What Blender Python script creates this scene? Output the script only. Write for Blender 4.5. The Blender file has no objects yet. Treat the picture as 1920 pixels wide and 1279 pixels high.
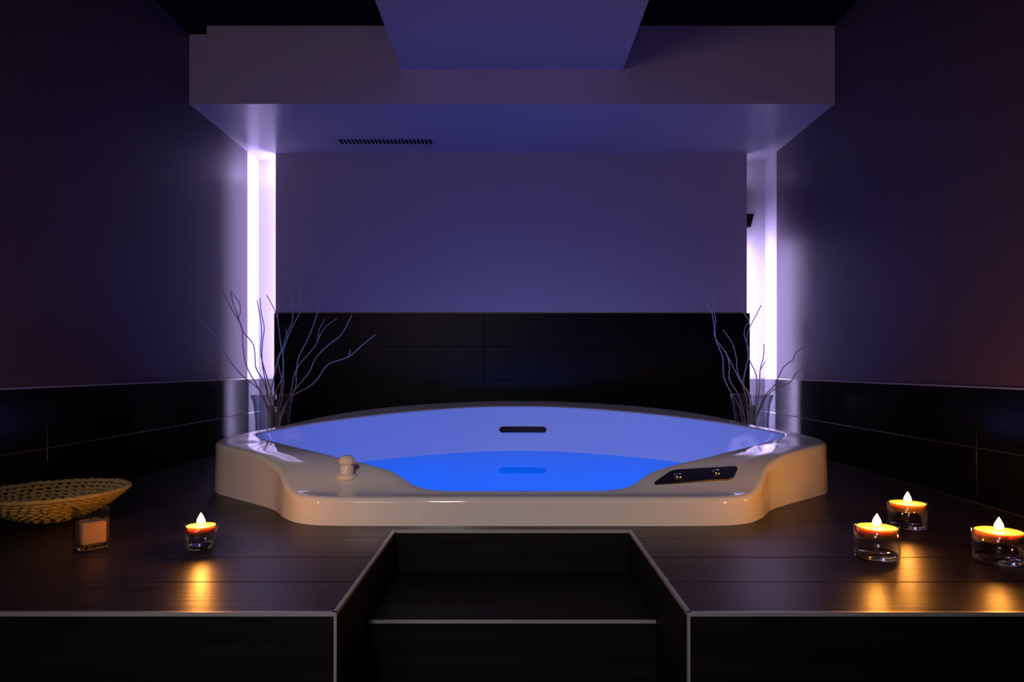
import bpy, bmesh, math, random
from mathutils import Vector, Matrix
random.seed(7)
SC = bpy.context.scene
COL = SC.collection
PI = math.pi

# ------------------------------------------------------------------ camera, world, lights, exposure
F = 1280.0                      # focal length in pixels of the 1920 px wide frame
CX, CY = 960.0, 690.0           # where the horizontal view axis meets the frame
CH = 0.40                       # eye height above the deck
cam_d = bpy.data.cameras.new('camera')
cam = bpy.data.objects.new('camera', cam_d); COL.objects.link(cam)
cam.location = (0, 0, CH); cam.rotation_euler = (PI/2, 0, 0)
cam_d.sensor_width = 36.0; cam_d.lens = 36.0*F/1920.0
cam_d.shift_y = (CY-639.5)/1920.0
cam_d.clip_start = 0.02
SC.camera = cam

W = bpy.data.worlds.new('world'); SC.world = W; W.use_nodes = True
W.node_tree.nodes['Background'].inputs[0].default_value = (0.30, 0.22, 0.50, 1)
W.node_tree.nodes['Background'].inputs[1].default_value = 0.0

SC.view_settings.view_transform = 'Standard'
SC.view_settings.look = 'None'
SC.view_settings.gamma = 1.0
SC.view_settings.use_curve_mapping = False
SC.view_settings.exposure = 0.0
SC.cycles.sample_clamp_indirect = 6.0
SC.cycles.max_bounces = 12
SC.cycles.transparent_max_bounces = 16

def lamp(name, kind, loc, target, power, color, **kw):
    d = bpy.data.lights.new(name, kind); d.energy = power; d.color = color
    for k, v in kw.items(): setattr(d, k, v)
    o = bpy.data.objects.new(name, d); COL.objects.link(o); o.location = loc
    v = Vector(target)-Vector(loc)
    o.rotation_euler = v.to_track_quat('-Z', 'Y').to_euler()
    return o

LAV = (0.62, 0.52, 1.0)
# light strips behind the two edges of the back panel
lamp('recess_light_left', 'AREA', (-1.204, 3.664, 0.77), (-1.38, 3.600, 0.77), 6.2, LAV,
     shape='RECTANGLE', size=0.06, size_y=1.50)
lamp('recess_light_left_top', 'AREA', (-1.215, 3.664, 1.44), (-1.32, 3.655, 1.529), 0.4, LAV,
     shape='RECTANGLE', size=0.05, size_y=0.05)
lamp('recess_light_right', 'AREA', (1.204, 3.664, 0.55), (1.38, 3.624, 0.55), 6.5, LAV,
     shape='RECTANGLE', size=0.06, size_y=1.06)
lamp('recess_light_right_top', 'AREA', (1.204, 3.664, 1.42), (1.30, 3.655, 1.529), 0.10, LAV,
     shape='RECTANGLE', size=0.05, size_y=0.05)
# blue lamps of the tub, under water, and an added floor fill
BLUE = (0.015, 0.14, 1.0)
for i, x in enumerate((-0.22, 0.28)):
    lamp('tub_light', 'AREA', (x, 1.99, -0.16), (x*1.6, 3.2, -0.26), 9.6, BLUE,
         shape='RECTANGLE', size=0.34, size_y=0.16)
lamp('tub_floor_fill', 'POINT', (0.03, 2.30, -0.24), (0.03, 2.3, -1), 1.6, BLUE, shadow_soft_size=0.05)  # extra fill added to brighten the tub floor
# unseen fill lights added behind the viewer: a spot on the tub, a dim disk
lamp('fill_spot', 'SPOT', (-0.45, -0.8, 1.55), (0.0, 1.88, 0.02), 68.0, (1.0, 0.96, 0.90),
     spot_size=math.radians(50), spot_blend=1.0, shadow_soft_size=0.12)
lamp('fill_disk', 'AREA', (-1.15, -1.2, 1.15), (0.75, 2.6, 1.15), 9.0, (1.0, 0.68, 0.74),
     shape='DISK', size=0.7)

# ------------------------------------------------------------------ materials
def new_mat(name):
    m = bpy.data.materials.new(name); m.use_nodes = True
    nt = m.node_tree
    return m, nt, nt.nodes['Principled BSDF']

def plain(name, col, rough=0.5, metal=0.0, spec=0.5, coat=0.0, bump=0.0, bscale=60, vary=0.0, vscale=3.0, rvary=0.0):
    m, nt, b = new_mat(name)
    b.inputs['Base Color'].default_value = (*col, 1)
    b.inputs['Roughness'].default_value = rough
    b.inputs['Metallic'].default_value = metal
    b.inputs['Specular IOR Level'].default_value = spec
    b.inputs['Coat Weight'].default_value = coat
    b.inputs['Coat Roughness'].default_value = 0.04
    if bump or vary or rvary:
        tc = nt.nodes.new('ShaderNodeTexCoord')
        n = nt.nodes.new('ShaderNodeTexNoise'); n.inputs['Scale'].default_value = vscale; n.inputs['Detail'].default_value = 5
        nt.links.new(tc.outputs['Object'], n.inputs['Vector'])
        if vary:
            r = nt.nodes.new('ShaderNodeMix'); r.data_type = 'RGBA'
            r.inputs['A'].default_value = (*[c*(1-vary) for c in col], 1)
            r.inputs['B'].default_value = (*[min(1, c*(1+vary)) for c in col], 1)
            nt.links.new(n.outputs['Fac'], r.inputs['Factor'])
            nt.links.new(r.outputs['Result'], b.inputs['Base Color'])
        if rvary:
            mr = nt.nodes.new('ShaderNodeMapRange')
            mr.inputs['To Min'].default_value = max(0.02, rough-rvary); mr.inputs['To Max'].default_value = rough+rvary
            nt.links.new(n.outputs['Fac'], mr.inputs['Value']); nt.links.new(mr.outputs['Result'], b.inputs['Roughness'])
        if bump:
            n2 = nt.nodes.new('ShaderNodeTexNoise'); n2.inputs['Scale'].default_value = bscale; n2.inputs['Detail'].default_value = 3
            nt.links.new(tc.outputs['Object'], n2.inputs['Vector'])
            bp = nt.nodes.new('ShaderNodeBump'); bp.inputs['Strength'].default_value = bump; bp.inputs['Distance'].default_value = 0.002
            nt.links.new(n2.outputs['Fac'], bp.inputs['Height']); nt.links.new(bp.outputs['Normal'], b.inputs['Normal'])
    return m

def wood_tile(name, c1, c2, rough, bump, axis_scale=(2.5, 70, 70), spec=0.5):
    """wood-look porcelain: fine grain lines along one axis"""
    m, nt, b = new_mat(name)
    tc = nt.nodes.new('ShaderNodeTexCoord'); mp = nt.nodes.new('ShaderNodeMapping')
    mp.inputs['Scale'].default_value = axis_scale
    oi = nt.nodes.new('ShaderNodeObjectInfo')
    nt.links.new(tc.outputs['Object'], mp.inputs['Vector'])
    add = nt.nodes.new('ShaderNodeVectorMath'); add.operation = 'ADD'
    mul = nt.nodes.new('ShaderNodeMath'); mul.operation = 'MULTIPLY'; mul.inputs[1].default_value = 37.0
    nt.links.new(oi.outputs['Random'], mul.inputs[0])
    nt.links.new(mp.outputs['Vector'], add.inputs[0]); nt.links.new(mul.outputs[0], add.inputs[1])
    n = nt.nodes.new('ShaderNodeTexNoise'); n.inputs['Scale'].default_value = 1.0; n.inputs['Detail'].default_value = 6; n.inputs['Roughness'].default_value = 0.65
    nt.links.new(add.outputs[0], n.inputs['Vector'])
    r = nt.nodes.new('ShaderNodeValToRGB')
    r.color_ramp.elements[0].position = 0.32; r.color_ramp.elements[0].color = (*c1, 1)
    r.color_ramp.elements[1].position = 0.68; r.color_ramp.elements[1].color = (*c2, 1)
    nt.links.new(n.outputs['Fac'], r.inputs['Fac']); nt.links.new(r.outputs['Color'], b.inputs['Base Color'])
    mr = nt.nodes.new('ShaderNodeMapRange'); mr.inputs['To Min'].default_value = rough-0.06; mr.inputs['To Max'].default_value = rough+0.08
    nt.links.new(n.outputs['Fac'], mr.inputs['Value']); nt.links.new(mr.outputs['Result'], b.inputs['Roughness'])
    bp = nt.nodes.new('ShaderNodeBump'); bp.inputs['Strength'].default_value = bump; bp.inputs['Distance'].default_value = 0.001
    nt.links.new(n.outputs['Fac'], bp.inputs['Height']); nt.links.new(bp.outputs['Normal'], b.inputs['Normal'])
    b.inputs['Specular IOR Level'].default_value = spec
    return m

def glass(name, col=(1, 1, 1), rough=0.0, ior=1.47):
    m, nt, b = new_mat(name)
    b.inputs['Base Color'].default_value = (*col, 1); b.inputs['Roughness'].default_value = rough
    b.inputs['Transmission Weight'].default_value = 1.0; b.inputs['IOR'].default_value = ior
    return m

def thin_glass(name, tint):
    m = bpy.data.materials.new(name); m.use_nodes = True; nt = m.node_tree; nt.nodes.clear()
    out = nt.nodes.new('ShaderNodeOutputMaterial'); mix = nt.nodes.new('ShaderNodeMixShader')
    tr = nt.nodes.new('ShaderNodeBsdfTransparent'); gl = nt.nodes.new('ShaderNodeBsdfGlossy'); lw = nt.nodes.new('ShaderNodeLayerWeight')
    tr.inputs['Color'].default_value = (*tint, 1); gl.inputs['Roughness'].default_value = 0.03; lw.inputs['Blend'].default_value = 0.5
    pw = nt.nodes.new('ShaderNodeMath'); pw.operation = 'POWER'; pw.inputs[1].default_value = 2.4
    ma = nt.nodes.new('ShaderNodeMath'); ma.operation = 'MULTIPLY_ADD'; ma.inputs[1].default_value = 0.80; ma.inputs[2].default_value = 0.08
    L = nt.links.new
    L(lw.outputs['Facing'], pw.inputs[0]); L(pw.outputs[0], ma.inputs[0]); L(ma.outputs[0], mix.inputs[0]); L(tr.outputs[0], mix.inputs[1]); L(gl.outputs[0], mix.inputs[2]); L(mix.outputs[0], out.inputs[0])
    return m

def water_mat():
    m = bpy.data.materials.new('water'); m.use_nodes = True; nt = m.node_tree; nt.nodes.clear()
    out = nt.nodes.new('ShaderNodeOutputMaterial'); mix = nt.nodes.new('ShaderNodeMixShader')
    tr = nt.nodes.new('ShaderNodeBsdfTransparent'); gl = nt.nodes.new('ShaderNodeBsdfGlossy'); fr = nt.nodes.new('ShaderNodeFresnel')
    tr.inputs['Color'].default_value = (0.1, 0.80, 1, 1)
    gl.inputs['Roughness'].default_value = 0.02; fr.inputs['IOR'].default_value = 1.12
    tc = nt.nodes.new('ShaderNodeTexCoord'); n = nt.nodes.new('ShaderNodeTexNoise'); n.inputs['Scale'].default_value = 7; n.inputs['Detail'].default_value = 2
    bp = nt.nodes.new('ShaderNodeBump'); bp.inputs['Strength'].default_value = 0.12; bp.inputs['Distance'].default_value = 0.004
    L = nt.links.new
    L(tc.outputs['Object'], n.inputs['Vector']); L(n.outputs['Fac'], bp.inputs['Height'])
    L(bp.outputs['Normal'], gl.inputs['Normal'])
    L(fr.outputs[0], mix.inputs[0]); L(tr.outputs[0], mix.inputs[1]); L(gl.outputs[0], mix.inputs[2]); L(mix.outputs[0], out.inputs[0])
    return m

def emit(name, col, s):
    m = bpy.data.materials.new(name); m.use_nodes = True; nt = m.node_tree; nt.nodes.clear()
    out = nt.nodes.new('ShaderNodeOutputMaterial'); e = nt.nodes.new('ShaderNodeEmission')
    e.inputs[0].default_value = (*col, 1); e.inputs[1].default_value = s
    nt.links.new(e.outputs[0], out.inputs[0]); return m

M = {}
M['side_paint'] = plain('dark_purple_wall_paint', (0.098, 0.066, 0.092), 0.42, spec=0.35, bump=0.10, bscale=140, vary=0.06)
M['panel_paint'] = plain('grey_wall_paint', (0.44, 0.385, 0.385), 0.55, spec=0.3, bump=0.12, bscale=120, vary=0.03)
M['soffit_paint'] = plain('pale_soffit_paint', (0.50, 0.47, 0.52), 0.26, spec=0.5, bump=0.08, bscale=120, vary=0.03)
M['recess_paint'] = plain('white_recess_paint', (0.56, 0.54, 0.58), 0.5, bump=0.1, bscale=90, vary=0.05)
M['black_paint'] = plain('black_ceiling_paint', (0.006, 0.006, 0.010), 0.8, spec=0.1, vary=0.1)
M['grout'] = plain('grey_grout', (0.085, 0.078, 0.082), 0.8, vary=0.15, vscale=20)
M['dark_grout'] = plain('dark_grout', (0.010, 0.009, 0.010), 0.9, vary=0.2, vscale=20)
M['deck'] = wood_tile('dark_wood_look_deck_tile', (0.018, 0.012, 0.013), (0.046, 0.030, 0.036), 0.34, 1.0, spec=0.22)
M['wall_tile'] = wood_tile('dark_wood_look_wall_tile', (0.003, 0.0027, 0.003), (0.006, 0.0055, 0.0055), 0.20, 0.12, (60, 2.5, 60), spec=0.25)
M['panel_tile'] = wood_tile('dark_wood_look_panel_tile', (0.0025, 0.0023, 0.003), (0.005, 0.0045, 0.006), 0.34, 0.25, (2.5, 60, 60), spec=0.12)
M['lit_recess_tile'] = wood_tile('lit_recess_tile', (0.10, 0.10, 0.12), (0.14, 0.14, 0.16), 0.2, 0.1, (2.5, 60, 60))  # same wall tile, lightened to carry the glow of the recess lights
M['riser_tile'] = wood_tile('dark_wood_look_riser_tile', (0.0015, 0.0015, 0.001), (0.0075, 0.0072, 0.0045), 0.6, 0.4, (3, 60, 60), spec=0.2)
M['alu'] = plain('brushed_aluminium', (0.55, 0.54, 0.56), 0.42, metal=0.5, rvary=0.06, vscale=40)
M['floor'] = plain('dark_floor_tile', (0.01, 0.009, 0.01), 0.4, vary=0.2)
M['acrylic'] = plain('white_acrylic', (0.80, 0.78, 0.76), 0.06, spec=0.5, coat=0.3, rvary=0.03, vscale=2)
M['wet_acrylic'] = plain('wet_white_acrylic', (0.80, 0.78, 0.76), 0.25, spec=0.04, rvary=0.03, vscale=2)
M['black_plastic'] = plain('black_plastic', (0.008, 0.008, 0.010), 0.25, rvary=0.05)
M['slot'] = plain('dark_slot', (0.004, 0.006, 0.016), 0.3, rvary=0.04)
M['white_plastic'] = plain('white_plastic', (0.80, 0.74, 0.68), 0.3, rvary=0.05)
M['chrome'] = plain('chrome', (0.75, 0.74, 0.72), 0.15, metal=1.0, rvary=0.03)
M['vent'] = plain('vent_paint', (0.44, 0.42, 0.50), 0.45, rvary=0.05)
M['black'] = plain('black_void', (0.003, 0.003, 0.004), 0.9, vary=0.1)
M['glass'] = thin_glass('clear_glass', (0.93, 0.95, 0.93))
M['solid_glass'] = glass('solid_glass_base')
M['vase_glass'] = thin_glass('clear_vase_glass', (0.93, 0.94, 0.98))
M['wax'] = plain('flame_lit_wax', (0.50, 0.30, 0.11), 0.5, vary=0.03)  # wax is white; the flame's amber glow is put into its colour
_w = M['wax'].node_tree.nodes['Principled BSDF']
_w.inputs['Subsurface Weight'].default_value = 1.0; _w.inputs['Subsurface Radius'].default_value = (1.0, 0.5, 0.2); _w.inputs['Subsurface Scale'].default_value = 0.02
M['salmon_wax'] = plain('salmon_wax', (0.80, 0.42, 0.26), 0.55, vary=0.05, vscale=30)
M['pale'] = plain('pale_stick', (0.75, 0.72, 0.66), 0.5, vary=0.08, vscale=30)
M['wick'] = plain('burnt_wick', (0.01, 0.008, 0.007), 0.9, vary=0.2)
M['flame'] = emit('flame', (1.0, 0.345, 0.05), 470.0)
M['straw'] = plain('woven_straw', (0.60, 0.48, 0.16), 0.75, spec=0.2, bump=0.8, bscale=260, vary=0.35, vscale=45)
M['twig'] = plain('grey_twig_bark', (0.58, 0.52, 0.50), 0.6, bump=0.4, bscale=150, vary=0.25, vscale=30)
M['water'] = water_mat()

# ------------------------------------------------------------------ helpers
def obj(name, verts, faces, mat, parent=None, smooth=False, mats=None):
    me = bpy.data.meshes.new(name)
    me.from_pydata([tuple(v) for v in verts], [], faces); me.validate(); me.update()
    if mat: me.materials.append(mat)
    bm = bmesh.new(); bm.from_mesh(me); bmesh.ops.recalc_face_normals(bm, faces=bm.faces[:]); bm.to_mesh(me); bm.free()
    if smooth:
        me.polygons.foreach_set('use_smooth', [True]*len(me.polygons))
    o = bpy.data.objects.new(name, me); COL.objects.link(o)
    if parent: o.parent = parent
    return o

def boxvf(x0, x1, y0, y1, z0, z1):
    v = [(x0,y0,z0),(x1,y0,z0),(x1,y1,z0),(x0,y1,z0),(x0,y0,z1),(x1,y0,z1),(x1,y1,z1),(x0,y1,z1)]
    f = [(0,3,2,1),(4,5,6,7),(0,1,5,4),(1,2,6,5),(2,3,7,6),(3,0,4,7)]
    return v, f

def boxes(name, lst, mat, parent=None):
    V, Fc = [], []
    for b in lst:
        v, f = boxvf(*b); n = len(V); V += v; Fc += [tuple(i+n for i in q) for q in f]
    return obj(name, V, Fc, mat, parent)

def bevel(o, w=0.002, seg=2):
    bm = bmesh.new(); bm.from_mesh(o.data)
    bmesh.ops.bevel(bm, geom=bm.edges[:], offset=w, segments=seg, affect='EDGES', profile=0.5)
    bm.to_mesh(o.data); bm.free(); return o

def struct(o):
    o['kind'] = 'structure'; return o

def tag(o, label, cat, group=None, kind=None):
    o['label'] = label; o['category'] = cat
    if group: o['group'] = group
    if kind: o['kind'] = kind
    return o

def thing(name, loc, label, cat, group=None, rz=0.0):
    o = bpy.data.objects.new(name, None); COL.objects.link(o)
    o.location = loc; o.rotation_euler = (0, 0, rz); o.empty_display_size = 0.05
    return tag(o, label, cat, group)

def lathe(name, prof, mat, parent=None, n=40, smooth=True, close=False):
    """prof: list of (r,z); r==0 points become poles"""
    V, Fc, rings = [], [], []
    for r, z in prof:
        if r < 1e-6:
            rings.append([len(V)]); V.append((0, 0, z))
        else:
            s = len(V); rings.append(list(range(s, s+n)))
            V += [(r*math.cos(2*PI*i/n), r*math.sin(2*PI*i/n), z) for i in range(n)]
    if close: rings.append(rings[0])
    for a, b in zip(rings, rings[1:]):
        for i in range(n):
            j = (i+1) % n
            if len(a) == 1 and len(b) == 1: continue
            if len(a) == 1: Fc.append((a[0], b[j], b[i]))
            elif len(b) == 1: Fc.append((a[i], a[j], b[0]))
            else: Fc.append((a[i], a[j], b[j], b[i]))
    return obj(name, V, Fc, mat, parent, smooth)

def prism(name, poly, z0, z1, mat, parent=None):
    n = len(poly)
    V = [(x, y, z0) for x, y in poly]+[(x, y, z1) for x, y in poly]
    Fc = [tuple(range(n)), tuple(range(n, 2*n))]+[(i, (i+1) % n, n+(i+1) % n, n+i) for i in range(n)]
    return obj(name, V, Fc, mat, parent)

def interp(xs, ys, x):
    if x <= xs[0]: return ys[0]
    if x >= xs[-1]: return ys[-1]
    for i in range(len(xs)-1):
        if xs[i] <= x <= xs[i+1]:
            t = (x-xs[i])/(xs[i+1]-xs[i]); return ys[i]+(ys[i+1]-ys[i])*t

def catmull(pts, per=8):
    P = [Vector(p) for p in pts]
    P = [P[0]*2-P[1]]+P+[P[-1]*2-P[-2]]
    out = []
    for i in range(1, len(P)-2):
        p0, p1, p2, p3 = P[i-1:i+3]
        for k in range(per):
            t = k/per
            out.append(0.5*((2*p1)+(p2-p0)*t+(2*p0-5*p1+4*p2-p3)*t*t+(3*p1-p0-3*p2+p3)*t**3))
    out.append(P[-2]); return out

def tubevf(path, radii, n=6):
    V, Fc = [], []
    for i, p in enumerate(path):
        a = path[max(0, i-1)]; b = path[min(len(path)-1, i+1)]
        t = (b-a).normalized(); u = t.cross(Vector((0, 1, 0)))
        if u.length < 1e-4: u = t.cross(Vector((1, 0, 0)))
        u.normalize(); w = t.cross(u)
        V += [p+(u*math.cos(2*PI*k/n)+w*math.sin(2*PI*k/n))*radii[i] for k in range(n)]
    for i in range(len(path)-1):
        for k in range(n):
            j = (k+1) % n; Fc.append((i*n+k, i*n+j, (i+1)*n+j, (i+1)*n+k))
    Fc.append(tuple(range(n))); Fc.append(tuple((len(path)-1)*n+k for k in range(n)))
    return V, Fc

# ------------------------------------------------------------------ room shell
WX = 1.38; YP = 3.59; YB = 3.72; ZC = 1.865; ZF = -0.34; YFR = -2.4; ZS = 1.529
struct(boxes('floor', [(-1.55, 1.55, YFR-0.12, YB+0.12, ZF-0.1, ZF)], M['floor']))
struct(boxes('ceiling', [(-1.55, 1.55, YFR-0.12, YB+0.12, ZC, ZC+0.1)], M['black_paint']))
struct(boxes('wall_front', [(-1.55, 1.55, YFR-0.12, YFR, ZF, ZC)], M['side_paint']))
wl = struct(boxes('wall_left', [(-1.5, -WX, YFR, 3.56, ZF, ZC)], M['side_paint']))
wr = struct(boxes('wall_right', [(WX, 1.5, YFR, 3.56, ZF, ZC)], M['side_paint']))
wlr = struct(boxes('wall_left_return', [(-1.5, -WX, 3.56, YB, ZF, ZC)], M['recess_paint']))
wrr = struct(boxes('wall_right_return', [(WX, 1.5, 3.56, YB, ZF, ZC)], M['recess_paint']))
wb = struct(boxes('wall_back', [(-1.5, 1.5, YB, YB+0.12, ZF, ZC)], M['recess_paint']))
wp = struct(boxes('wall_panel', [(-1.243, 1.235, YP, YP+0.018, -0.02, ZS)], M['panel_paint']))
struct(boxes('ceiling_soffit', [(-WX, WX, 2.92, YB, ZS, ZC-0.001)], M['soffit_paint']))
struct(boxes('ceiling_duct', [(-0.4745, 0.4745, YFR, 2.92, 1.675, ZC-0.001)], M['soffit_paint']))
struct(boxes('trim_1', [(-WX, -1.305, YFR, 2.919, 1.826, ZC-0.001)], M['black_paint']))

# wainscot tiles: two rows of long planks on the side walls, three on the back panel
ROWS = [(-0.014, 0.164), (0.164, 0.342)]
G = 0.0022
def side_tiles(wall, sx, mat):
    xs = (sx*WX, sx*(WX-0.007))
    x0, x1 = min(xs), max(xs)
    grout = boxes('grout', [(min(sx*WX, sx*(WX-0.004)), max(sx*WX, sx*(WX-0.004)), -0.5, 3.559, -0.02, 0.341)], M['grout'], wall)
    for z0, z1 in ROWS:
        cuts = [-0.5, 0.0, 1.01, 2.017, 3.03, 3.559]
        for a, b in zip(cuts, cuts[1:]):
            t = boxes('tile', [(x0, x1, a+G/2, b-G/2, max(z0, 0.0)+G/2, z1-G/2)], mat, wall); bevel(t, 0.0008, 1)
side_tiles(wl, -1, M['wall_tile']); side_tiles(wr, 1, M['wall_tile'])
for k, s in enumerate((-1, 1)):
    a, b = sorted((s*WX, s*(WX-0.009)))
    struct(boxes('trim_%d' % (k+2), [(a, b, -0.5, 3.559, 0.341, 0.3455)], M['alu']))
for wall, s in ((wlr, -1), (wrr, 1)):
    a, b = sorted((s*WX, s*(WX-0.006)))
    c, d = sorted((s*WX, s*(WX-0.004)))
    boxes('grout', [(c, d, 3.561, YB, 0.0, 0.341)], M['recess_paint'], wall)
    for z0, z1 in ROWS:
        boxes('tile', [(a, b, 3.562, YB-0.001, max(z0, 0)+G, z1-G)], M['lit_recess_tile'], wall)
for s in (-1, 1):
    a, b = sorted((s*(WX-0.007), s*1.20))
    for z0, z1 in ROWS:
        boxes('tile', [(a, b, YB-0.007, YB, max(z0, 0)+G, z1-G)], M['lit_recess_tile'], wb)
boxes('grout', [(-1.247, 1.247, YP-0.010, YP, 0.0, 0.687)], M['dark_grout'], wp)
for z0, z1 in [(0.0, 0.164), (0.164, 0.338), (0.338, 0.512), (0.512, 0.688)]:
    cuts = [-1.2475, -0.149, 0.154, 1.2475]
    for a, b in zip(cuts, cuts[1:]):
        t = boxes('tile', [(a+G/2, b-G/2, YP-0.014, YP, z0+G/2, z1-G/2)], M['panel_tile'], wp); bevel(t, 0.0008, 1)

# ------------------------------------------------------------------ tub outlines
TX = 0.03
def pchip(xs, ys):
    n = len(xs); h = [xs[i+1]-xs[i] for i in range(n-1)]; d = [(ys[i+1]-ys[i])/h[i] for i in range(n-1)]
    m = [d[0]]+[0 if d[i-1]*d[i] <= 0 else 2*d[i-1]*d[i]/(d[i-1]+d[i]) for i in range(1, n-1)]+[d[-1]]
    def f(x):
        if x <= xs[0]: return ys[0]
        if x >= xs[-1]: return ys[-1]
        i = max(k for k in range(n-1) if xs[k] <= x); t = (x-xs[i])/h[i]
        return ((1+2*t)*(1-t)**2*ys[i]+t*(1-t)**2*h[i]*m[i]+t*t*(3-2*t)*ys[i+1]+t*t*(t-1)*h[i]*m[i+1])
    return f
rim = pchip([1.72, 1.78, 1.82, 1.86, 1.90, 1.96, 2.03, 2.15, 2.3, 2.5, 3.53],
            [.070, .073, .083, .099, .115, .135, .149, .156, .158, .169, .232])

OUT_SEG = [[(0,1.73),(.25,1.73),(.42,1.7305),(.52,1.738)],
           [(.52,1.738),(.585,1.768),(.635,1.825),(.66,1.865)],
           [(.66,1.865),(.69,1.915),(.735,1.965),(.80,2.025)],
           [(.80,2.025),(.89,2.105),(.975,2.19),(1.02,2.285),(1.024,2.37)],
           [(1.024,2.37),(.985,2.49),(.925,2.64),(.845,2.90),(.70,3.16),(.52,3.33),(.30,3.455),(0,3.53)]]
INN_SEG = [[(0,1.81),(.10,1.81),(.18,1.8105),(.225,1.814)],
           [(.225,1.814),(.265,1.826),(.30,1.85),(.33,1.88)],
           [(.33,1.88),(.37,1.913),(.44,1.948),(.56,2.01)],
           [(.56,2.01),(.69,2.12),(.82,2.27),(.915,2.395),(.938,2.445)],
           [(.938,2.445),(.905,2.53),(.80,2.735),(.64,2.93),(.45,3.10),(.22,3.235),(0,3.272)]]
NS = [10, 10, 10, 14, 34]
def build_half(segs):
    allp = []; idx = [0]
    for s in segs:
        allp += s if not allp else s[1:]
        idx.append(len(allp)-1)
    pts = [Vector((p[0], p[1], 0)) for p in allp]
    ext = [Vector((-pts[2].x, pts[2].y, 0))]+[Vector((-pts[1].x, pts[1].y, 0))]+pts+[Vector((-pts[-2].x, pts[-2].y, 0))]
    per = 24
    dense = catmull(ext, per)
    out = []
    for k in range(len(segs)):
        a = (idx[k]+2)*per; b = (idx[k+1]+2)*per
        sub = dense[a:b+1]; L = [0]
        for p, q in zip(sub, sub[1:]): L.append(L[-1]+(q-p).length)
        for i in range(NS[k]):
            t = L[-1]*i/NS[k]; j = max(m for m in range(len(L)-1) if L[m] <= t+1e-9)
            fr = (t-L[j])/max(1e-9, L[j+1]-L[j]); out.append(sub[j].lerp(sub[j+1], fr))
    out.append(Vector((0, allp[-1][1], 0)))
    return [(max(0, p.x), p.y) for p in out]
def full(half):
    r = [(x, y) for x, y in half]
    return r+[(-x, y) for x, y in half[-2:0:-1]]
OUT_H = build_half(OUT_SEG); INN_H = build_half(INN_SEG)
OUT = full(OUT_H); INN = full(INN_H); NL = len(OUT)
def normals(loop):
    res = []
    for i in range(len(loop)):
        a = loop[i-1]; b = loop[(i+1) % len(loop)]
        t = Vector((b[0]-a[0], b[1]-a[1])); t.normalize(); res.append(Vector((t.y, -t.x)))
    return res
NO, NI = normals(OUT), normals(INN)
def off(loop, nor, d): return [(p[0]+n.x*d, p[1]+n.y*d) for p, n in zip(loop, nor)]
def out_u(y):
    ys = [p[1] for p in OUT_H]; us = [p[0] for p in OUT_H]
    i = max(k for k in range(len(ys)) if ys[k] <= y); i = min(i, len(ys)-2)
    t = (y-ys[i])/max(1e-6, ys[i+1]-ys[i]); return us[i]+(us[i+1]-us[i])*min(1, max(0, t))
CEN = (0.0, 2.52)
def wall_scale(drop): return 1-0.55*min(drop, 0.22)-0.25*max(0, drop-0.22)
def rmin_loop(loop): return [rim(p[1]) for p in loop]

# ------------------------------------------------------------------ deck, step and metal trims
deck = struct(boxes('deck', [(-WX, -0.290, 1.122, 1.70, ZF, -0.0205), (0.290, WX, 1.122, 1.70, ZF, -0.0205), (-0.29, 0.29, 1.678, 1.70, ZF, -0.0205),
                             (-WX, -1.04, 1.70, YB, ZF, -0.0205), (1.08, WX, 1.70, YB, ZF, -0.0205)], M['dark_grout']))
RX, YR, YF = 0.286, 1.673, 1.113
gp = 0.003
rows = [1.119, 1.277, 1.443, 1.610, 1.775, 1.94, 2.105, 2.27, 2.435, 2.60, 2.765, 2.93, 3.095, 3.26, 3.425, 3.576]
for a, b in zip(rows, rows[1:]):
    a += gp/2; b -= gp/2
    for s in (-1, 1):
        xw = s*(WX-0.009)
        if b < 1.62:
            poly = [(xw, a), (s*(RX+0.007), a), (s*(RX+0.007), b), (xw, b)]
        elif a < 1.62:
            if s > 0: continue
            poly = [(xw, a), (-RX-0.007, a), (-RX-0.007, YR+0.007), (RX+0.007, YR+0.007), (RX+0.007, a), (-xw, a), (-xw, b), (xw, b)]
        else:
            k = 10
            edge = [(TX+s*(out_u(a+(b-a)*i/k)-0.015), a+(b-a)*i/k) for i in range(k+1)]
            poly = [(xw, a)]+edge+[(xw, b)]
        dz = random.uniform(-0.0004, 0.0)
        p = prism('plank', poly, -0.02, dz, M['deck'], deck)
        if len(poly) != 8: bevel(p, 0.0006, 1)
# strip of planks in the two recess corners behind the tub
for s in (-1, 1):
    a, b = sorted((s*1.20, s*(WX-0.009)))
    prism('plank', [(a, 3.579), (b, 3.579), (b, YB-0.008), (a, YB-0.008)], -0.02, 0, M['deck'], deck)
# tiled front faces of the deck
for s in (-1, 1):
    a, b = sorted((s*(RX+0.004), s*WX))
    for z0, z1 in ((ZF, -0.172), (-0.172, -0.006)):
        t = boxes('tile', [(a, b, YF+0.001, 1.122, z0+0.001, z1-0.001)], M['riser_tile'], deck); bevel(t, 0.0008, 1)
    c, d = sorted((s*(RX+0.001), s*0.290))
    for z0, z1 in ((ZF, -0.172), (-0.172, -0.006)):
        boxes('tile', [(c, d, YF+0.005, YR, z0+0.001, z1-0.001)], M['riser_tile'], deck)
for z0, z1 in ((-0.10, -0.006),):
    boxes('tile', [(-RX, RX, YR, 1.678, z0, z1)], M['riser_tile'], deck)
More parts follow.
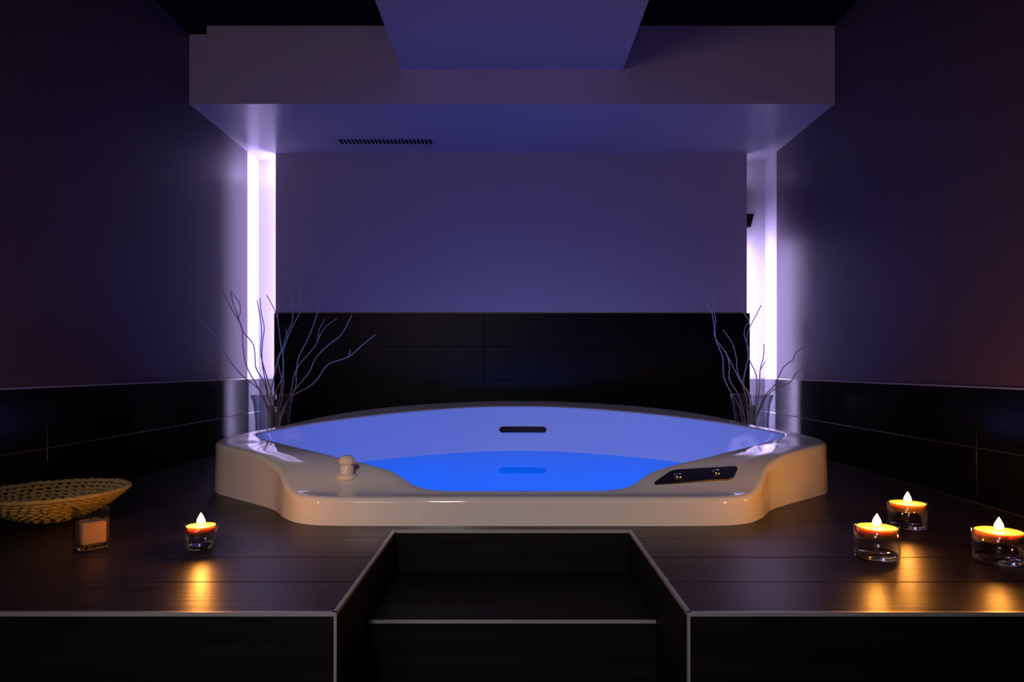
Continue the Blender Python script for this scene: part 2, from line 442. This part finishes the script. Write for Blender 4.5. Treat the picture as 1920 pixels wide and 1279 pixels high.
# step inside the recess
YS, ZT = 1.350, -0.101
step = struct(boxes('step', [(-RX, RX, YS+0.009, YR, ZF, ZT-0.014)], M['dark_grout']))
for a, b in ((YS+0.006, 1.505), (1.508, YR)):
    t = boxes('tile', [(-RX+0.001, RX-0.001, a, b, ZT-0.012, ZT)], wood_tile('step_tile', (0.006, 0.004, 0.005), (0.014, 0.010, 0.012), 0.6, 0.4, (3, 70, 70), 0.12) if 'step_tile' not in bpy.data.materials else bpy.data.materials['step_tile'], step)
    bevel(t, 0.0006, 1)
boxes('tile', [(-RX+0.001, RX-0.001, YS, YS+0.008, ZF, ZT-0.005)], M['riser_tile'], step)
# aluminium edge profiles
struct(boxes('trim_4', [(-WX, -RX-0.0001, YF-0.001, YF+0.006, -0.005, 0.0015)], M['alu']))
struct(boxes('trim_5', [(RX+0.0001, WX, YF-0.001, YF+0.006, -0.005, 0.0015)], M['alu']))
struct(boxes('trim_6', [(-RX-0.007, -RX, YF, YR+0.007, -0.005, 0.0015)], M['alu']))
struct(boxes('trim_7', [(RX, RX+0.007, YF, YR+0.007, -0.005, 0.0015)], M['alu']))
struct(boxes('trim_8', [(-RX, RX, YR, YR+0.006, -0.005, 0.0015)], M['alu']))
struct(boxes('trim_9', [(-RX-0.0045, -RX, YF-0.001, YF+0.004, ZF, -0.005)], M['alu']))
struct(boxes('trim_10', [(RX, RX+0.0045, YF-0.001, YF+0.004, ZF, -0.005)], M['alu']))
struct(boxes('trim_11', [(-RX+0.001, RX-0.001, YS-0.001, YS+0.006, ZT-0.004, ZT+0.001)], M['alu']))

# ------------------------------------------------------------------ whirlpool tub
tub = thing('whirlpool_tub', (TX, 1.80, 0), 'large white curved whirlpool tub set on the dark deck, lit blue inside', 'bathtub')
def loc(p): return (p[0], p[1]-1.80, p[2])
rings = []
ro = [rim(y) for x, y in OUT]
R1 = 0.015
for fz, d in ((0.0, 0.004), (0.10, 0.003), (0.4, 0.002), (0.75, 0.0)):
    lp = off(OUT, NO, d); rings.append([(p[0], p[1], (r-R1)*fz) for p, r in zip(lp, ro)])
for k in range(0, 8):
    a = PI/2*k/7; lp = off(OUT, NO, -R1*(1-math.cos(a)))
    rings.append([(p[0], p[1], rim(q[1])*0.5+rim(p[1])*0.5-R1+R1*math.sin(a)) for p, q in zip(lp, OUT)])
R2 = 0.014
A = off(OUT, NO, -R1); B = off(INN, NI, R2)
for k in range(1, 9):
    t = k/8
    row = []
    for p, q in zip(A, B):
        x, y = p[0]+(q[0]-p[0])*t, p[1]+(q[1]-p[1])*t
        zz = rim(y)
        if k < 2: zz = zz*0.5+0.5*(rim(p[1])) if False else zz
        row.append((x, y, zz))
    rings.append(row)
for k in range(1, 6):
    a = PI/2*k/5; lp = off(INN, NI, R2*(1-math.sin(a)))
    rings.append([(p[0], p[1], rim(q[1])-R2+R2*math.cos(a)) for p, q in zip(lp, B)])
ZBOT = -0.42
zi = [p[2] for p in rings[-1]]
def inner_pt(i, z):
    s = wall_scale(max(0, zi[i]-z)); p = INN[i]
    return (CEN[0]+(p[0]-CEN[0])*s, CEN[1]+(p[1]-CEN[1])*s, z)
for k in range(1, 15):
    t = k/14
    rings.append([inner_pt(i, zi[i]+(ZBOT-zi[i])*t) for i in range(NL)])
V = [loc(p) for r in rings for p in r]; Fc = []
for a in range(len(rings)-1):
    for i in range(NL):
        j = (i+1) % NL; Fc.append((a*NL+i, a*NL+j, (a+1)*NL+j, (a+1)*NL+i))
c = len(V); V.append(loc((0, CEN[1], ZBOT-0.01)))
Fc += [((len(rings)-1)*NL+i, (len(rings)-1)*NL+(i+1) % NL, c) for i in range(NL)]
shell = obj('shell', V, Fc, M['acrylic'], tub, True)
shell.data.materials.append(M['wet_acrylic'])
for p_ in shell.data.polygons:
    if p_.center.z < 0.012 and abs(p_.normal.z) < 2 and p_.index >= (len(rings)-15)*NL: p_.material_index = 1

# overflow slot on the inner back wall
half_in = INN_H
def back_y(u, z):
    best = None
    n = len(INN_H); k0 = n-20
    for i in range(k0, n-1):
        a, b = inner_pt(i, z), inner_pt(i+1, z)
        if b[0] <= abs(u) <= a[0]:
            t = (abs(u)-a[0])/(b[0]-a[0] or 1e-9); return a[1]+(b[1]-a[1])*t
    return inner_pt(n-1, z)[1]
def wall_plate(name, u0, z0, hl, hh, mat, parent, out=0.004, n=10, grow=0.0):
    pts = []
    hl += grow; hh += grow
    for i in range(n+1):
        a = -PI/2+PI*i/n; pts.append((u0+hl-hh+hh*math.cos(a), z0+hh*math.sin(a)))
    for i in range(n+1):
        a = PI/2+PI*i/n; pts.append((u0-hl+hh+hh*math.cos(a), z0+hh*math.sin(a)))
    top = [pts[i] for i in range(len(pts))]
    # strip of quads across, following the curve of the wall
    us = [u0-hl+2*hl*i/24 for i in range(25)]
    V, Fc = [], []
    for o_ in (-out, 0.004):
        for u in us:
            dx = min(u-(u0-hl), (u0+hl)-u)
            h = hh if dx >= hh else math.sqrt(max(1e-9, hh*hh-(hh-dx)**2))
            h = max(h, 0.0006)
            for sgn in (-1, 1):
                z = z0+sgn*h; V.append(loc((u, back_y(u, z)+o_, z)))
    m = len(us)
    for i in range(m-1):
        Fc.append((2*i, 2*i+2, 2*i+3, 2*i+1)); b = 2*m
        Fc.append((b+2*i, b+2*i+1, b+2*i+3, b+2*i+2))
        Fc.append((2*i, b+2*i, b+2*i+2, 2*i+2)); Fc.append((2*i+1, 2*i+3, b+2*i+3, b+2*i+1))
    Fc.append((0, 1, 2*m+1, 2*m)); Fc.append((2*m-2, 4*m-2, 4*m-1, 2*m-1))
    o = obj(name, V, Fc, mat, parent); return o
slot = wall_plate('overflow_slot', 0.021, 0.1085, 0.113, 0.0135, M['slot'], tub)
slot['label'] = 'dark rounded overflow slot'

# diverter knob
kx, ky = -0.452, 1.870
kz = rim(ky)
knob = lathe('valve_knob', [(0, 0.0), (0.017, 0.0), (0.017, 0.006), (0.0185, 0.010), (0.0178, 0.030), (0.014, 0.033), (0, 0.033)], M['white_plastic'], tub, 32)
knob.location = (kx-TX, ky-1.80, kz-0.001); knob['label'] = 'white plastic valve knob'
base = lathe('base_ring', [(0, -0.006), (0.027, -0.006), (0.0275, 0.002), (0.026, 0.0065), (0.0195, 0.0085), (0.0165, 0.0085)], M['white_plastic'], knob, 36)
capv, capf = [], []
nl_ = 8
for r, z in ((0.0135, 0.032), (0.0205, 0.036), (0.0225, 0.042), (0.0205, 0.050), (0.016, 0.054), (0.012, 0.058)):
    for i in range(nl_*4):
        a = 2*PI*i/(nl_*4); rr = r*(1+0.07*math.cos(nl_*a)) if 0.033 < z < 0.053 else r
        capv.append((rr*math.cos(a), rr*math.sin(a), z))
m_ = nl_*4
for a in range(5):
    for i in range(m_):
        j = (i+1) % m_; capf.append((a*m_+i, a*m_+j, (a+1)*m_+j, (a+1)*m_+i))
capf.append(tuple(5*m_+i for i in range(m_))); capf.append(tuple(range(m_)))
obj('cap', capv, capf, M['white_plastic'], knob, True)

# control panel on the right shoulder
corners = [(.374, 1.828), (.600, 1.853), (.637, 1.917), (.445, 1.896)]
def round_poly(c, rad, n=6):
    out = []
    for i in range(len(c)):
        p = Vector(c[i]); a = (Vector(c[i-1])-p); b = (Vector(c[(i+1) % len(c)])-p)
        r = min(rad, a.length*0.45, b.length*0.45)
        s = p+a.normalized()*r; e = p+b.normalized()*r
        for k in range(n+1):
            t = k/n; out.append(s*(1-t)**2+p*2*t*(1-t)+e*t*t)
    return out
cp = round_poly(corners, 0.02)
n = len(cp)
V = [loc((p.x-TX, p.y, rim(p.y)+0.004)) for p in cp]+[loc((p.x-TX, p.y, rim(p.y)-0.004)) for p in cp]
cc = Vector((sum(p.x for p in cp)/n, sum(p.y for p in cp)/n))
Fc = [(i, (i+1) % n, n+(i+1) % n, n+i) for i in range(n)]
V.append(loc((cc.x-TX, cc.y, rim(cc.y)+0.004))); V.append(loc((cc.x-TX, cc.y, rim(cc.y)-0.004)))
Fc += [(i, (i+1) % n, 2*n) for i in range(n)]+[(n+i, n+(i+1) % n, 2*n+1) for i in range(n)]
cpan = obj('control_panel', V, Fc, M['black_plastic'], tub); cpan['label'] = 'black oblong control panel'
for x, y in ((.452, 1.862), (.563, 1.880)):
    d = lathe('button', [(0, -0.003), (0.012, -0.003), (0.012, 0.003), (0.009, 0.006), (0, 0.0075)], M['chrome'], cpan, 20)
    sl = (rim(y+0.01)-rim(y-0.01))/0.02
    d.location = loc((x-TX, y, rim(y)+0.005)); d.rotation_euler = (math.atan(sl), 0, 0)
    d['label'] = 'small shiny button'

# water
ZW = 0.012
V = []; 
for i in range(NL):
    p = inner_pt(i, ZW); V.append((p[0]*1.004+TX, CEN[1]+(p[1]-CEN[1])*1.004, ZW))
V.append((TX, CEN[1], ZW))
w = obj('water', V, [(i, (i+1) % NL, NL) for i in range(NL)], M['water'])
tag(w, 'still clear water glowing bright blue inside the tub', 'water', kind='stuff')

# ------------------------------------------------------------------ air vent in the soffit
vent = thing('air_vent', (-0.628, 3.40, ZS), 'long slotted air vent in the underside of the soffit', 'vent')
VL, VW = 0.252, 0.072
for nm, b in (('frame_side', (-VL, VL, -VW, -VW+0.033, -0.004, 0.0)), ('frame_side', (-VL, VL, VW-0.033, VW, -0.004, 0.0)),
              ('frame_end', (-VL, -VL+0.022, -VW+0.033, VW-0.033, -0.004, 0.0)), ('frame_end', (VL-0.022, VL, -VW+0.033, VW-0.033, -0.004, 0.0))):
    bevel(boxes(nm, [b], M['vent'], vent), 0.001, 1)
boxes('backing', [(-VL+0.02, VL-0.02, -VW+0.031, VW-0.031, -0.0006, 0.0)], M['black'], vent)
ns = 24
for i in range(1, ns):
    x = -VL+0.022+(2*VL-0.044)*i/ns
    boxes('slat', [(x-0.0026, x+0.0026, -VW+0.033, VW-0.033, -0.0035, -0.0006)], M['vent'], vent)

# small fitting seen past the right edge of the panel
wlamp = thing('wall_lamp', (1.265, 3.672, 1.191), 'small dark light fitting peeking out behind right edge of grey panel', 'lamp')
hv = [(-0.03, -0.022, 0.035), (0.030, -0.022, 0.035), (0.030, 0.022, 0.035), (-0.03, 0.022, 0.035),
      (-0.03, -0.016, -0.035), (0.014, -0.016, -0.035), (0.014, 0.016, -0.035), (-0.03, 0.016, -0.035)]
obj('housing', hv, boxvf(0, 1, 0, 1, 0, 1)[1], M['black_plastic'], wlamp)
bevel(boxes('cap', [(-0.03, 0.033, -0.024, 0.024, 0.035, 0.041)], M['alu'], wlamp), 0.001, 1)
boxes('bracket', [(-0.015, 0.0, 0.02, 0.048, -0.015, 0.015)], M['black_plastic'], wlamp)

# ------------------------------------------------------------------ candles
def flame_prof(h, r):
    return [(0, 0.0), (r*0.55, h*0.06), (r*0.92, h*0.18), (r, h*0.30), (r*0.86, h*0.46), (r*0.60, h*0.64), (r*0.30, h*0.83), (0, h)]
def holder(x, y, r, h, r0, floor_, gl_label, ca_label):
    t = 0.0035
    g = lathe('candle_glass', [(0, 0), (r0*0.92, 0), (r0, 0.003), (r0+(r-r0)*0.5, h*0.55), (r, h*0.985), (r-t*0.5, h), (r-t, h*0.985),
                               (r0+(r-r0)*(floor_/h)-t, floor_+0.001), (r0*0.9-t, floor_), (0, floor_)], M['glass'], None, 48)
    g.location = (x, y, 0.0002); tag(g, gl_label, 'candle holder', 'glass tealight holders')
    lathe('glass_base', [(0, 0.0012), (r0*0.80, 0.0012), (r0-0.0040, 0.004), (r0-0.0036, 0.010), (r0*0.85, 0.0135), (0, 0.0145)], M['solid_glass'], g, 40)
    c_ = thing('tealight', (x, y, floor_+0.0006), ca_label, 'candle', 'burning tealights')
    rr = r0+(r-r0)*(floor_/h)-t-0.0012; rt = r0+(r-r0)*0.8-t-0.001
    ht = h-floor_-0.003
    lathe('wax', [(0, 0), (rr, 0), (rt, ht), (rt-0.0015, ht+0.0006), (rt-0.004, ht-0.0015), (0.004, ht-0.003), (0, ht-0.003)], M['wax'], c_, 40)
    wk = lathe('wick', [(0, 0), (0.0010, 0), (0.0009, 0.007), (0, 0.0075)], M['wick'], c_, 8); wk.location = (0, 0, ht-0.003)
    fl = lathe('flame', flame_prof(0.026, 0.0085), M['flame'], c_, 16); fl.location = (0, 0, ht+0.0022)
holder(-0.688, 1.510, 0.0365, 0.054, 0.029, 0.034, 'small clear glass candle holder on deck left of the tub', 'lit tealight in the small glass left of the tub')
holder(0.767, 1.435, 0.0440, 0.068, 0.043, 0.046, 'clear round glass candle holder nearest the tub on right deck', 'lit tealight right of tub, in front of another candle')
holder(0.985, 1.700, 0.0465, 0.066, 0.041, 0.046, 'clear round glass candle holder farthest back on right deck', 'lit tealight farthest back on the right deck')
holder(1.002, 1.405, 0.0480, 0.067, 0.046, 0.046, 'clear round glass candle holder at right edge of picture', 'lit tealight at the far right edge of picture')

# square tumbler with an unlit candle
def sq(r, z, k=0.006):
    pts = []
    for sx, sy in ((1, 1), (-1, 1), (-1, -1), (1, -1)):
        a0 = math.atan2(sy, sx)-PI/4
        for i in range(4):
            a = a0+PI/2*i/3; pts.append((sx*(r-k)+k*math.cos(a), sy*(r-k)+k*math.sin(a), z))
    return pts
def stack(name, secs, mat, parent=None):
    V, Fc = [], []
    m = len(secs[0])
    for s in secs: V += s
    for a in range(len(secs)-1):
        for i in range(m):
            j = (i+1) % m; Fc.append((a*m+i, a*m+j, (a+1)*m+j, (a+1)*m+i))
    Fc.append(tuple(range(m))); Fc.append(tuple((len(secs)-1)*m+i for i in range(m)))
    return obj(name, V, Fc, mat, parent)
tu = stack('square_tumbler', [sq(0.0285, 0), sq(0.0295, 0.002), sq(0.0305, 0.092), sq(0.0275, 0.092, 0.004), sq(0.0262, 0.013, 0.004)], M['glass'])
tu.location = (-0.935, 1.515, 0.0002); tu.rotation_euler = (0, 0, math.radians(48))
tag(tu, 'tall square clear glass in front of woven basket', 'glass')
stack('glass_base', [sq(0.0265, 0.0015), sq(0.0278, 0.003), sq(0.0280, 0.0105), sq(0.0265, 0.0125)], M['solid_glass'], tu)
cd = thing('block_candle', (-0.935, 1.515, 0.0138), 'unlit salmon candle inside the square glass by the basket', 'candle', None, math.radians(48))
stack('wax', [sq(0.0235, 0.0, 0.005), sq(0.0245, 0.003, 0.005), sq(0.0245, 0.045, 0.005), sq(0.022, 0.048, 0.005)], M['salmon_wax'], cd)
wk = lathe('wick', [(0, 0), (0.0012, 0), (0.001, 0.009), (0, 0.0095)], M['wick'], cd, 8); wk.location = (0, 0, 0.048)

# ------------------------------------------------------------------ woven basket
bk = thing('woven_basket', (-1.186, 1.765, 0.0), 'wide shallow woven straw basket against the left wall', 'basket')
prof = []
for i in range(15):
    t = i/14
    r = 0.012+0.158*t
    z = 0.010+0.072*(t**1.9)
    prof.append((r, z))
tilt = math.radians(-0.6)
for i, (r, z) in enumerate(prof):
    n = 110; m = 7; V, Fc = [], []
    tr = 0.0085 if i < 14 else 0.0095
    ph = random.random()*6; cnt = max(5, int(r*2*PI/0.021))
    for a in range(n):
        A_ = 2*PI*a/n; wob = 1+(0.34 if i < 14 else 0.16)*math.sin(cnt*A_+ph)+random.uniform(-0.10, 0.10)
        dz = (0.0030 if i < 14 else 0.0012)*math.sin(cnt*A_+ph+1)+random.uniform(-0.0008, 0.0008)
        for b in range(m):
            B_ = 2*PI*b/m
            rr = r+tr*wob*0.8*math.cos(B_); zz = z+dz+tr*wob*0.62*math.sin(B_)
            V.append((rr*math.cos(A_), rr*math.sin(A_), max(zz, 0.0004)-rr*math.cos(A_)*math.tan(tilt)*(z/0.088)))
    for a in range(n):
        for b in range(m):
            a2, b2 = (a+1) % n, (b+1) % m
            Fc.append((a*m+b, a2*m+b, a2*m+b2, a*m+b2))
    obj('coil', V, Fc, M['straw'], bk, True)

# ------------------------------------------------------------------ vases with bare twigs
def P(px, py, Y): return Vector(((px-CX)*Y/F, Y, CH-(py-CY)*Y/F))
VY = 3.15
def vase(x, label):
    t = 0.004
    prof = [(0, 0), (0.066, 0), (0.071, 0.004), (0.0735, 0.08), (0.0765, 0.17), (0.083, 0.235), (0.096, 0.274), (0.0955, 0.277), (0.093, 0.276),
            (0.079, 0.236), (0.0725, 0.17), (0.0695, 0.08), (0.066, 0.014), (0, 0.012)]
    v = lathe('glass_vase', prof, M['vase_glass'], None, 48); v.location = (x, VY, 0.0003)
    tag(v, label, 'vase', 'glass vases of twigs'); return v
XL, XR = -1.105, 1.105
vase(XL, 'flared clear glass vase of twigs in left corner behind tub')
vase(XR, 'flared clear glass vase of twigs in right corner behind tub')
for x, lab in ((XL-0.0, 'slim pale stick upright among twigs in left vase'), (XR-0.005, 'slim pale stick upright among twigs in right vase')):
    o = lathe('pale_stick', [(0, 0.0), (0.0125, 0.0), (0.0125, 0.205), (0.016, 0.208), (0.016, 0.216), (0, 0.217)], M['pale'], None, 14)
    o.location = (x, VY-0.02, 0.0135); tag(o, lab, 'stick', 'pale sticks in the vases')

L = 'left'; 
TW = [
 (0, -0.10, [(295,145),(340,250),(425,400),(455,470),(465,620),(490,750),(560,880),(610,970),(650,1080),(680,1190)], 'dark twig with tallest tip left of light strip, left vase', [[(425,395),(442,340),(438,280),(405,225),(370,182)]]),
 (0, -0.24, [(140,390),(250,520),(350,690),(460,820),(560,900),(612,970),(650,1070),(690,1190)], 'dark twig reaching farthest left over the wall, left vase', []),
 (0, -0.05, [(370,180),(385,260),(432,395),(462,485),(535,575),(552,660),(560,760),(600,830),(632,900),(650,985),(690,1100)], 'twig with crooked middle crossing left light strip, left vase', []),
 (0, 0.05, [(590,235),(600,350),(622,460),(610,560),(605,700),(625,830),(640,900),(655,980),(690,1120)], 'upright twig against bright recess, left vase', []),
 (0, 0.02, [(568,250),(598,420),(602,520),(595,640),(612,730),(650,860),(682,975),(700,1120)], 'thin wavy twig against bright recess, left vase', []),
 (0, 0.06, [(640,215),(690,305),(722,400),(738,520),(750,620),(722,690),(735,770),(752,860),(740,970),(715,1120)], 'twig crossing from bright recess onto panel edge, left vase', []),
 (0, -0.02, [(757,200),(722,350),(730,450),(746,590),(765,690),(755,830),(700,965),(690,1120)], 'upright twig along left edge of the dark tiles', []),
 (0, 0.00, [(808,160),(834,300),(832,410),(790,505),(758,620),(720,720),(690,850),(668,975),(690,1130)], 'tall twig curling right above the dark tiles, left vase', []),
 (0, 0.10, [(890,160),(898,255),(872,300),(895,335),(838,440),(795,540),(762,660),(766,830),(758,970),(730,1120)], 'twig with hooked tip against grey panel, left vase', [[(795,540),(788,490),(778,450)]]),
 (0, -0.06, [(1040,245),(1010,380),(950,540),(880,680),(862,800),(860,890),(828,968),(765,1080),(735,1180)], 'long twig leaning right, tip on the grey panel, left vase', []),
 (0, 0.06, [(1078,390),(1032,480),(1018,570),(950,660),(885,735),(842,830),(822,945),(770,1080),(740,1180)], 'twig with forked top before dark tiles, left vase', [[(1018,572),(1050,500),(1090,445),(1165,390)]]),
 (0, -0.03, [(1280,365),(1200,510),(1100,590),(1005,690),(960,790),(880,890),(826,962),(760,1070),(725,1180)], 'long twig with tip level with tile top, left vase', []),
 (0, -0.08, [(1455,510),(1350,595),(1255,675),(1100,735),(1030,830),(960,900),(838,968),(770,1060),(730,1180)], 'lowest twig stretching farthest right, left vase', [[(1250,678),(1262,650),(1266,622)]]),
 (1, -0.02, [(175,270),(218,340),(240,480),(252,560),(300,680),(310,830),(365,950),(425,1050),(450,1160)], 'outermost twig leaning left, right vase', []),
 (1, 0.04, [(262,195),(230,290),(248,400),(240,520),(325,650),(350,740),(352,850),(412,950),(445,1060),(470,1160)], 'twig with tallest tip before grey panel, right vase', []),
 (1, -0.05, [(302,475),(370,570),(402,680),(412,790),(455,885),(510,975),(510,1090),(500,1170)], 'short twig leaning left before dark tiles, right vase', []),
 (1, 0.02, [(318,630),(372,740),(435,865),(495,965),(500,1080),(490,1160)], 'lower side twig between two taller ones, right vase', []),
 (1, -0.03, [(455,205),(440,310),(497,405),(470,450),(463,520),(490,600),(490,690),(465,800),(455,900),(480,1000),(490,1150)], 'crooked upright twig at edge of dark tiles, right vase', []),
 (1, 0.05, [(590,290),(532,400),(492,480),(482,560),(498,690),(550,810),(555,940),(540,1060),(520,1160)], 'twig arching into bright recess, right vase', []),
 (1, 0.00, [(610,580),(605,680),(582,770),(575,900),(562,1020),(530,1160)], 'straight short twig before bright recess, right vase', [[(580,780),(605,735),(632,698)]]),
 (1, -0.22, [(992,545),(910,600),(845,650),(825,700),(760,750),(712,840),(690,890),(620,965),(575,1060),(530,1170)], 'long wavy twig reaching right over the wall, right vase', []),
 (1, -0.16, [(888,765),(850,800),(802,870),(705,912),(635,965),(590,1050),(545,1170)], 'low dark twig bending right, right vase', []),
]
for side, dy, pts, lab, subs in TW:
    ox = 340 if side == 0 else 1280
    xc = XL if side == 0 else XR
    def conv(q):
        px, py = ox+q[0]*0.25, 500+q[1]*0.25
        fr = max(0.0, min(1.0, (742-py)/150.0))
        if py > 742: fr = 0
        p = P(px, py, VY+dy*fr+0.25*dy*(1 if py < 790 else 0)*0)
        if p.z < 0.27:         # inside the vase: keep clear of the glass
            lim = 0.062 if p.z < 0.2 else 0.072
            p.x = max(xc-lim, min(xc+lim, p.x))
        p.x = max(-1.366, min(1.366, p.x))
        return p
    path = [conv(q) for q in pts]
    if path[-1].z > 0.03:
        path.append(Vector((path[-1].x*0.6+xc*0.4, VY+0.02*random.uniform(-1, 1), 0.022)))
    path = catmull(path, 5)
    nn = len(path)
    rad = [0.0020+0.0011*(i/(nn-1)) for i in range(nn)]
    V, Fc = tubevf(path, rad)
    for sp in subs:
        sp3 = catmull([conv(q) for q in sp], 5)
        v, f = tubevf(sp3, [0.0022-0.0008*(i/len(sp3)) for i in range(len(sp3))]); k = len(V)
        V += v; Fc += [tuple(i+k for i in q) for q in f]
    o = obj('twig', V, Fc, M['twig'], None, True)
    tag(o, lab, 'twig', 'bare twigs in the left vase' if side == 0 else 'bare twigs in the right vase')
